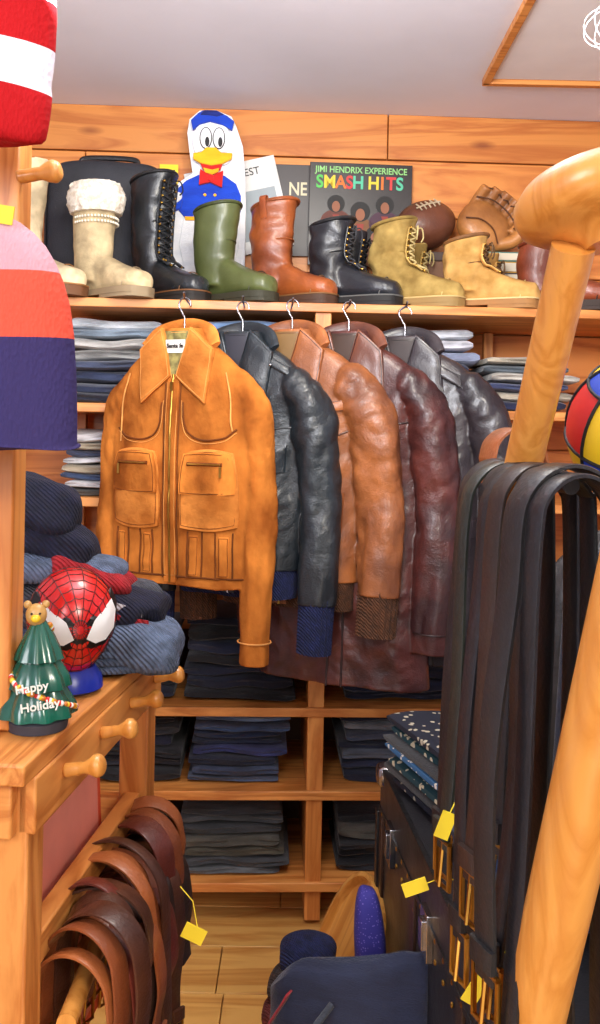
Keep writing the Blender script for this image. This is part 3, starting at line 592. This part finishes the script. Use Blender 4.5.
# superhero head
E=empty('superhero_head_figurine',(-.322,1.29,ZT+.001),(0,0,r(24))); mb=MB(); HX=.063
def hp(th,ph,g=1):
    d=Vector((math.sin(th)*math.cos(ph),-math.cos(th),math.sin(th)*math.sin(ph)))
    return Vector((d.x*HX*(1-.24*max(0,-d.z))*g,d.y*.068*g,d.z*.076*g+.100))
R=[[hp(math.pi*max(.004,min(.996,i/20)),2*math.pi*k/36) for k in range(36)] for i in range(21)]
mb.loft(R,0)
for k in range(18): mb.tube([hp(.08+i*.13,2*math.pi*k/18,1.002) for i in range(18)],.0006,1,5)
for i in range(1,9): 
    th=i*.2; mb.tube([hp(th-.035*abs(math.sin(ph*9)),ph,1.002) for ph in [2*math.pi*k/72 for k in range(73)]],.0006,1,5)
for s in(1,-1):
    for g,m,sc in((1.008,1,1.8),(1.03,2,1.3)):
        pts=[(.014,-.012),(.022,.006),(.044,.024),(.049,.012),(.046,-.006),(.036,-.016),(.024,-.018)]; cx=sum(p[0] for p in pts)/7; cz=sum(p[1] for p in pts)/7
        def on(a,b): 
            q=max(.03,1-(a/HX)**2-(b/.076)**2); return (a*g,-.068*math.sqrt(q)*g-.001,b*g+.103)
        inner=[]; ring=[]
        for a,b in pts:
            a2=cx+(a-cx)*sc; b2=cz+(b-cz)*sc; ring.append(on(s*a2,b2)); a3=cx+(a-cx)*sc*.5; b3=cz+(b-cz)*sc*.5; inner.append(on(s*a3,b3))
        mb.add(ring+inner+[on(s*cx,cz)],[(i,(i+1)%7,7+(i+1)%7,7+i) for i in range(7)]+[(7+i,7+(i+1)%7,14) for i in range(7)],m)
mb.lathe([(.034,.0),(.046,.006),(.044,.022),(.034,.036)],3,28)
mb.build('head',[plain((214,22,20),.25,coat=.5),plain((14,10,12),.4),plain((245,245,245),.3),plain((30,50,170),.3)],parent=E)
# ceramic tree
E=empty('ceramic_christmas_tree',(-.322,1.13,ZT+.001),(0,0,r(12))); mb=MB()
mb.lathe([(.036,0),(.038,.012),(.03,.02)],1,28)
R=[]
for q,z in[(.03,.014),(.046,.018),(.044,.03),(.036,.044),(.033,.050),(.039,.053),(.036,.066),(.028,.080),(.025,.084),(.030,.087),(.025,.100),(.018,.115),(.011,.128),(.004,.138)]:
    R.append([(q*(1+.07*math.sin(t*9+z*40))*math.cos(t),q*(1+.07*math.sin(t*9+z*40))*math.sin(t),z) for t in [2*math.pi*k/54 for k in range(54)]])
mb.loft(R,0)
for i in range(70):
    z=.024+.105*((i*.618)%1); t=i*2.4; q=itab(z,[(.018,.047),(.03,.045),(.044,.038),(.050,.036),(.053,.040),(.066,.037),(.080,.030),(.087,.031),(.100,.026),(.115,.019),(.13,.011)])
    mb.sup((q*math.cos(t),q*math.sin(t),z),(.0036,.0036,.0036),2+i%4,n=8,m=6)
mb.sup((-.004,-.004,.142),(.013,.011,.014),6); mb.sup((-.004,-.014,.139),(.006,.004,.005),3)
for s in(-1,1): mb.sup((s*.011-.004,0,.154),(.005,.004,.005),6); mb.sup((s*.005-.004,-.0145,.145),(.0016,.0016,.0016),7,n=6,m=4)
mb.build('tree',[pm('glaze_green',(20,96,76),(12,70,56),.2,coat=.6),plain((60,60,70),.3),plain((225,30,30),.25),plain((240,200,50),.25),plain((240,240,235),.25),plain((200,120,40),.25),plain((196,150,84),.35),plain((10,10,10))],parent=E)
for i,(s_,z,x_) in enumerate((('Happy',.058,-.004),('Holiday',.036,.006))): text('greeting',s_,.015,(x_,-.048,z),plain((235,235,225),.4),E,bold=.0002,rot=(math.pi/2,r(-8),0))
# knit pile
E=empty('knit_hat_pile',(-.325,1.45,ZT+.001)); mb=MB()
for (c,d,m,sd,rx) in (((-.02,.0,.035),(.15,.085,.034),0,1,0),((.06,-.03,.045),(.085,.07,.04),1,2,10),((-.04,.01,.095),(.13,.08,.035),4,3,-4),((.03,-.02,.105),(.09,.07,.028),2,4,14),((-.05,0,.15),(.10,.075,.030),1,5,8),((.0,-.02,.145),(.07,.06,.022),3,8,24),((-.07,.0,.20),(.08,.07,.032),2,6,20),((-.085,-.01,.255),(.065,.06,.038),2,7,18)):
    mb.sup((0,0,0),d,m,e=.6,n=44,m=22,amp=.26,fr=20,seed=sd,M=Matrix.Translation(c)@Matrix.Rotation(r(rx),4,'Y'))
mb.ribbon(cr([(.0,-.085,.12),(.04,-.092,.11),(.09,-.08,.095)],5),.012,.004,5,wd=(0,0,1)); mb.ribbon(cr([(.0,-.088,.105),(.04,-.095,.095),(.1,-.08,.08)],5),.008,.004,3,wd=(0,0,1))
for k in range(5): mb.tube([(.0+.145*math.cos(t),-.005+.098*math.sin(t),.012+k*.012) for t in [math.pi*1.35+i*.12 for i in range(14)]],.0065,1,8,ref=(0,0,1))
mb.build('knits',[knit((70,78,104)),knit((104,120,150)),knit((24,28,56)),knit((176,26,38)),knit((84,86,96)),knit((200,200,210))],parent=E,ang=80)
# belts left
BI=5
def belt(mb,cx,cy,top,rad,l1,l2,w,mi,ud=(1,0),tilt=0,buckle=1,fl=0):
    u=Vector((ud[0],ud[1],0)).normalized(); wd=Vector((-u.y,u.x,tilt)).normalized(); P=[]
    c=Vector((cx,cy,0))
    j=random.uniform(-.012,.012)
    P.append(c-u*(rad+fl)+Vector((0,0,top-rad-l1)))
    P.append(c-u*(rad+fl*.6+j)+Vector((0,0,top-rad-l1*.55)))
    P.append(c-u*(rad+fl*.2)+Vector((0,0,top-rad-l1*.15)))
    for i in range(0,7): 
        a=math.pi-math.pi*i/6; P.append(c+u*rad*math.cos(a)+Vector((0,0,top-rad+rad*math.sin(a))))
    P.append(c+u*(rad+.003)+Vector((0,0,top-rad-l2*.3))); P.append(c+u*(rad-.004+j)+Vector((0,0,top-rad-l2*.7))); P.append(c+u*(rad+j)+Vector((0,0,top-rad-l2)))
    mb.ribbon(cr(P,5),w,.0045,mi,wd=wd)
    if buckle:
        for e,sgn in ((P[0],-1),(P[-1],1))[:buckle]:
            b=e+Vector((0,0,-.012)); h=w*.62
            pts=[b+wd*h*a+Vector((0,0,q)) for a,q in((-1,.02),(1,.02),(1,-.025),(-1,-.025),(-1,.02))]
            mb.tube(pts,.0028,BI,8,ref=u); mb.tube([b+Vector((0,0,.02)),b+u*sgn*.004+Vector((0,0,-.025))],.002,BI,6,ref=u)
            mb.ribbon([e+u*sgn*.004+Vector((0,0,.012)),e+u*sgn*.004+Vector((0,0,.03))],w*1.15,.006,mi,wd=wd)
lc=[leather((124,64,32),(92,44,20),.4,.4,.3),leather((72,38,22),(50,24,16),.4,.4,.3),leather((98,38,26),(70,26,18),.38,.4,.3),leather((46,30,24),(32,20,16),.4,.4,.3),leather((150,84,42),(122,64,30),.42,.4,.25)]
mb=MB()
for i in range(30):
    yy=1.11+i*.0155; k=i/29; belt(mb,-.258+random.uniform(-.014,.024),yy,.768-.035*k+random.uniform(-.05,.02),.062+random.uniform(-.018,.022),random.uniform(.06,.24),random.uniform(.08,.22),random.choice((.024,.032,.040)),[4,0,1,2,0,1,3,2,1,0,3,2,4][i%13],ud=(1,random.uniform(-.6,.02)),tilt=random.uniform(-.25,.2),buckle=1 if i%3 else 2)
mb.tube([(-.262,1.06,.675),(-.262,1.57,.675)],.012,6,14,ref=(0,0,1))
mb.build('leather_belts',lc+[BRASS,HON])
mb=MB(); M=Matrix.Translation((-.135,1.26,.672))@Matrix.Rotation(r(25),4,'Y'); mb.box((0,0,0),(.032,.002,.022),0,M); mb.tube([(0,0,.011),(-.02,.01,.035),(-.045,.012,.045)],.0008,0,5,M=M); mb.build('price_tag',[plain((240,210,40))])
# ---------------------------------------------------------------- right side
def pole(mb,a,b,ra,mat=0,n=20): mb.tube([Vector(a).lerp(Vector(b),i/10) for i in range(11)],ra,mat,n,ref=(1,0,0))
mb=MB(); top=Vector((.225,.75,1.538)); bot=Vector((.275,1.42,.64)); ax=(top-bot).normalized()
mid=Vector((.2185,1.0,1.203))
pole(mb,mid,top,.0182); pole(mb,bot+ax*.012,mid,.0182)
M=Matrix.Translation(top+Vector((.021,0,.028)))@Matrix.Rotation(r(-12),4,'Y')@Matrix.Rotation(r(-12),4,'X')
mb.lathe([(.019,-.03),(.022,-.022),(.036,-.014),(.056,-.008),(.066,.0),(.069,.010),(.067,.020),(.058,.030),(.040,.037),(.018,.040),(.004,.0405)],0,48,M)
pole(mb,(.246,.545,1.5),(.112,.98,.0),.0245)
mb.build('wooden_valet_stand',[HON])
mb=MB(); lr=[leather((20,20,24),(12,12,15),.42,.3,.2),leather((28,27,28),(18,17,18),.42,.3,.2),leather((44,30,24),(30,20,16),.42,.3,.2),leather((30,34,28),(20,24,20),.42,.3,.2),leather((150,84,44))]
for i in range(10):
    belt(mb,.222-.001*i,.72+i*.026,1.350+random.uniform(-.004,.006),.030+.012*math.sin(i*1.7)+.008,random.uniform(.30,.44),random.uniform(.38,.54),random.choice((.020,.024,.028)),[0,1,0,0,2,0,0,1,3,0][i],ud=(.9,.34),fl=.018,buckle=2)
belt(mb,.235,.99,1.385,.03,.03,.05,.04,4,ud=(.9,.2),buckle=0)
mb.tube([(.224,.74,1.338),(.214,1.0,1.338)],.007,0,14,ref=(0,0,1))
mb.build('leather_belts',lr+[BRASS])
for x,y,z,a in((.146,.86,1.005,20),(.128,.93,.91,70),(.165,.80,.885,30)):
    mb=MB(); M=Matrix.Translation((x,y,z))@Matrix.Rotation(r(a),4,'Y'); mb.box((0,0,0),(.014,.0015,.026),0,M); mb.tube([(0,0,.013),(.004,.008,.03),(.012,.012,.04)],.0006,0,5,M=M); mb.build('price_tag',[plain((240,210,40))])
mb=MB(); mb.lathe([(.05,0),(.05,.02),(.03,.03),(.03,1.27),(.05,1.285),(.05,1.30)],0,24); mb.build('display_pedestal',[WZ],(.375,.96,0))
mb=MB(); R=[]; n=48
for i in range(25):
    v=-math.pi/2+math.pi*max(.02,min(24-.02,i))/24; R.append([(.085*math.cos(v)*math.cos(2*math.pi*k/n),.085*math.cos(v)*math.sin(2*math.pi*k/n),.085*math.sin(v)) for k in range(n)])
mb.loft(R,0)
for idx in range(24*n):
    k=idx%n; i=idx//n; mb.m[idx]=(k//6+(i//6)*2)%3
for k in range(8): mb.tube([(.0855*math.cos(v)*math.cos(k*math.pi/4),.0855*math.cos(v)*math.sin(k*math.pi/4),.0855*math.sin(v)) for v in [-1.55+3.1*i/24 for i in range(25)]],.002,3,6)
for zz in(-math.pi/4,0,math.pi/4): mb.tube([(.0855*math.cos(zz)*math.cos(t),.0855*math.cos(zz)*math.sin(t),.0855*math.sin(zz)) for t in [2*math.pi*i/40 for i in range(41)]],.002,3,6,ref=(0,0,1))
mb.build('toy_ball',[plain((30,70,190),.4),plain((214,36,34),.4),plain((245,205,40),.4),plain((15,15,20))],(.372,.96,1.386),(r(25),r(-20),r(15)))
E=empty('black_storage_trunk',(.489,1.57,0),(0,0,r(5))); mb=MB(); w,l,h=.5,.95,.634
mb.box((0,0,h*.42),(w,l,h*.84-.004),0); mb.box((0,0,h*.92),(w+.004,l+.004,h*.15),0)
for sx in(-1,1):
    for sy in(-1,1):
        mb.box((sx*w/2,sy*l/2,h*.42),(.022,.022,h*.84),1)
        for zz in(.02,h-.02): mb.sup((sx*(w/2-.012),sy*(l/2-.012),zz),(.026,.026,.024),2,e=.5)
for zz in(h*.845,h-.006,.01):
    for sx in(-1,1): mb.box((sx*w/2,0,zz),(.010,l,.012),1)
    for sy in(-1,1): mb.box((0,sy*l/2,zz),(w,.010,.012),1)
for yy in(-.33,0,.33):
    mb.box((-w/2-.006,yy,h*.82),(.012,.05,.08),2); mb.box((-w/2-.014,yy,h*.82),(.008,.024,.05),2)
    mb.box((-w/2-.003,yy+.12,h*.42),(.006,.035,h*.84),3)
for sx in(-1,1):
    for zq in(h*.845,h*.79,.02):
        for yy in [(-.44+i*.055) for i in range(17)]: mb.sup((sx*(w/2+.004),yy,zq),(.003,.005,.005),4,n=8,m=6)
mb.tube(cr([(-w/2,-.08,.3),(-w/2-.035,-.06,.29),(-w/2-.035,.06,.29),(-w/2,.08,.3)],6),.009,3,8)
mb.build('trunk_body',[leather((34,34,38),(22,22,26),.4,.3,.3),leather((20,20,22),None,.35),STEEL,leather((60,36,24)),BRASS],parent=E,bevel=.003)
def pat(name,a,b,sc,th=.24):
    m=D.materials.new(name); m.use_nodes=True; N=m.node_tree.nodes; Lk=m.node_tree.links.new; bb=N['Principled BSDF']; bb.inputs['Roughness'].default_value=.8
    tc=N.new('ShaderNodeTexCoord'); v=N.new('ShaderNodeTexVoronoi'); v.inputs['Scale'].default_value=sc; Lk(tc.outputs['Object'],v.inputs['Vector'])
    n=N.new('ShaderNodeTexNoise'); n.inputs['Scale'].default_value=sc*1.3; Lk(tc.outputs['Object'],n.inputs['Vector']); m_=N.new('ShaderNodeMath'); m_.operation='MULTIPLY_ADD'; Lk(n.outputs['Fac'],m_.inputs[0]); m_.inputs[1].default_value=.35; Lk(v.outputs['Distance'],m_.inputs[2])
    rr=N.new('ShaderNodeValToRGB'); rr.color_ramp.interpolation='CONSTANT'; rr.color_ramp.elements[0].color=lin(b); rr.color_ramp.elements[1].color=lin(a); rr.color_ramp.elements[1].position=th+.17; Lk(m_.outputs[0],rr.inputs[0]); Lk(rr.outputs[0],bb.inputs['Base Color']); return m
P1=pat('bandana_navy',(22,28,44),(180,172,150),48,.26); P2=pat('bandana_green',(24,64,74),(210,200,170),50,.34); P3=pat('bandana_black',(18,18,24),(150,150,150),44,.26); P4=pat('bandana_blue',(50,96,140),(225,220,210),60,.36)
stack('folded_bandana_stack',.0,.21,0,[P1,(20,22,30),P2,P3,P4,(24,26,34),P2,P1],.14,dep=.28,loc=(.395,1.66,.637),rot=(0,0,r(18)),isback=False)
stack('folded_scarf_stack',.0,.28,0,[(30,60,110),(24,30,60),(40,80,140),BK],.14,dep=.24,loc=(.45,1.30,.637),rot=(0,0,r(10)),isback=False)
def cloth_hang(name,x,y,z1,z0,w,mat,rz):
    mb=MB(); R=[]
    for i in range(41):
        u=i/40; z=z1+(z0-z1)*u; ww=w*(.35+.65*min(1,u*5)**.6)*(1+.1*u); R.append([(ww*math.cos(t)*1.0,(.035+.012*math.sin(t*7+u*2+x*9)+.01*u)*math.sin(t)+.014*math.sin(math.cos(t)*9+x*20)*min(1,u*3),z) for t in [2*math.pi*k/72 for k in range(72)]])
    mb.loft(R,0); mb.tube([(0,0,z1-.005),(0,0,z1+.035),(.012,0,z1+.05)],.002,1,6); return mb.build(name,[mat,STEEL],(x,y,0),(0,0,rz),ang=70)
for i,(c,dx) in enumerate((((70,36,24),0),((26,26,32),.01),((40,30,28),0),((24,34,60),.02),((30,28,30),0))):
    cloth_hang('hanging_garment',.60+dx,1.02+i*.12,1.27-.01*i,.80 if i in(2,3) else .66,.2,leather(c) if i%2==0 else cloth(c),r(-8))
mb=MB(); mb.tube([(.60,.95,1.33),(.60,1.62,1.33)],.012,0,12,ref=(0,0,1))
for yy in(.95,1.62): mb.tube([(.60,yy,.64 if yy>1 else 0),(.60,yy,1.34)],.014,0,12)
mb.build('garment_rail',[STEEL])
mb=MB(); mb.lathe([(.17,-.008),(.185,-.008),(.19,0),(.19,.022),(.18,.022),(.175,.002),(.004,.002)],0,48)
mb.build('round_wooden_tray',[wood('tray_wood',0,(226,166,84),(200,132,56),rough=.35,coat=.3)],(.125,2.02,.185),(0,r(-66),r(6)))
E=empty('navy_tote_bag',(.105,1.60,0),(0,0,r(-14))); mb=MB()
R=[]
for i in range(29):
    u=min(1,i/24); z=.002+.42*u; wx=.15*(1+.05*math.sin(u*5)); dy=.065*(1-u*.75)+.006
    if i>24: g=1-(i-24)*.22; wx*=(.9+.1*g); dy*=max(.1,g); z+=.004*(1-g)*4
    R.append([(wx*sg(math.cos(t),.6),dy*sg(math.sin(t),.7)+.012*noise.noise(Vector((math.cos(t)*2,u*5,2))),z+.04*u*noise.noise(Vector((math.cos(t)*1.2,0,5)))+.04*u*math.cos(t)) for t in [2*math.pi*k/48 for k in range(48)]])
mb.loft(R,0)
mb.ribbon(cr([(-.10,-.035,.385),(-.14,-.07,.30),(-.13,-.09,.12)],6),.020,.004,1,wd=(0.3,1,0))
mb.tube(cr([(-.02,-.045,.385),(-.06,-.09,.34),(-.09,-.09,.29)],6),.006,2,8)
M=Matrix.Translation((-.065,-.095,.345))@Matrix.Rotation(r(-12),4,'Y'); mb.box((0,0,0),(.040,.003,.035),3,M)
mb.build('bag',[cloth((34,42,70),(24,30,54)),cloth((150,30,40)),cloth((70,76,90)),plain((240,210,40)),plain((200,205,215))],parent=E,ang=70)
mb=MB(); mb.sup((0,0,.235),(.032,.05,.235),0,e=.6,amp=.12,fr=9,n=30,m=24); mb.build('blue_knit_scarf',[pat('scarf_blue',(56,50,140),(120,104,190),190)],(.185,1.80,.0),(0,r(-4),0))
mb=MB(); 
for i in range(5): mb.sup((0.02*math.sin(i*2),.02*i,.035+.055*i),(.06,.05,.035),i%3,e=.7,amp=.2,fr=18,n=28,m=16,seed=i)
mb.build('sock_pile',[knit((70,60,60)),knit((30,40,90)),knit((120,50,46))],(.02,1.86,.0))
# ---------------------------------------------------------------- apply slight turn of the back fixture
PV=Matrix.Translation((0,2.5,0))@Matrix.Rotation(r(2.3),4,'Z')@Matrix.Translation((0,-2.5,0))
bpy.context.view_layer.update()
for o in BACK: o.matrix_world=PV@o.matrix_world
# ---------------------------------------------------------------- lights
def area(name,loc,tgt,size,power,col):
    l=D.lights.new(name,'AREA'); l.energy=power; l.size=size; l.color=col; l.shape='DISK'; o=D.objects.new(name,l); SC.collection.objects.link(o); o.location=loc
    o.rotation_euler=(Vector(tgt)-Vector(loc)).to_track_quat('-Z','Y').to_euler(); return o
area('ceiling_lamp',(.1,1.45,2.40),(.0,2.3,1.2),.35,18,(1,.93,.8))
area('shop_window_light',(-1.0,-1.0,1.9),(.1,2.3,1.1),1.0,34,(.96,.96,1))
area('shop_spot',(.9,-.9,2.2),(.1,2.3,1.4),.35,26,(1,.92,.78))
area('low_bounce',(.0,-.4,.5),(0,2.4,.5),.8,4,(1,.93,.86))
area('added_ceiling_fill',(-.1,.85,1.97),(.1,2.0,2.8),.5,27,(.93,.94,1))  # unseen fill lamp, added only to brighten the ceiling
w=D.worlds.new('World'); SC.world=w; w.use_nodes=True; w.node_tree.nodes['Background'].inputs[0].default_value=(.96,.95,1,1); w.node_tree.nodes['Background'].inputs[1].default_value=.38
SC.view_settings.view_transform='Standard'; SC.view_settings.look='None'
cd=D.cameras.new('Camera'); co=D.objects.new('Camera',cd); SC.collection.objects.link(co); SC.camera=co
cd.sensor_width=24; cd.lens=900/1024*24; cd.shift_y=-82/1024; cd.clip_start=.02
co.matrix_world=Matrix.Translation((0,0,1.38))@Matrix.Rotation(r(90),4,'X')@Matrix.Rotation(r(1.1),4,'Z')
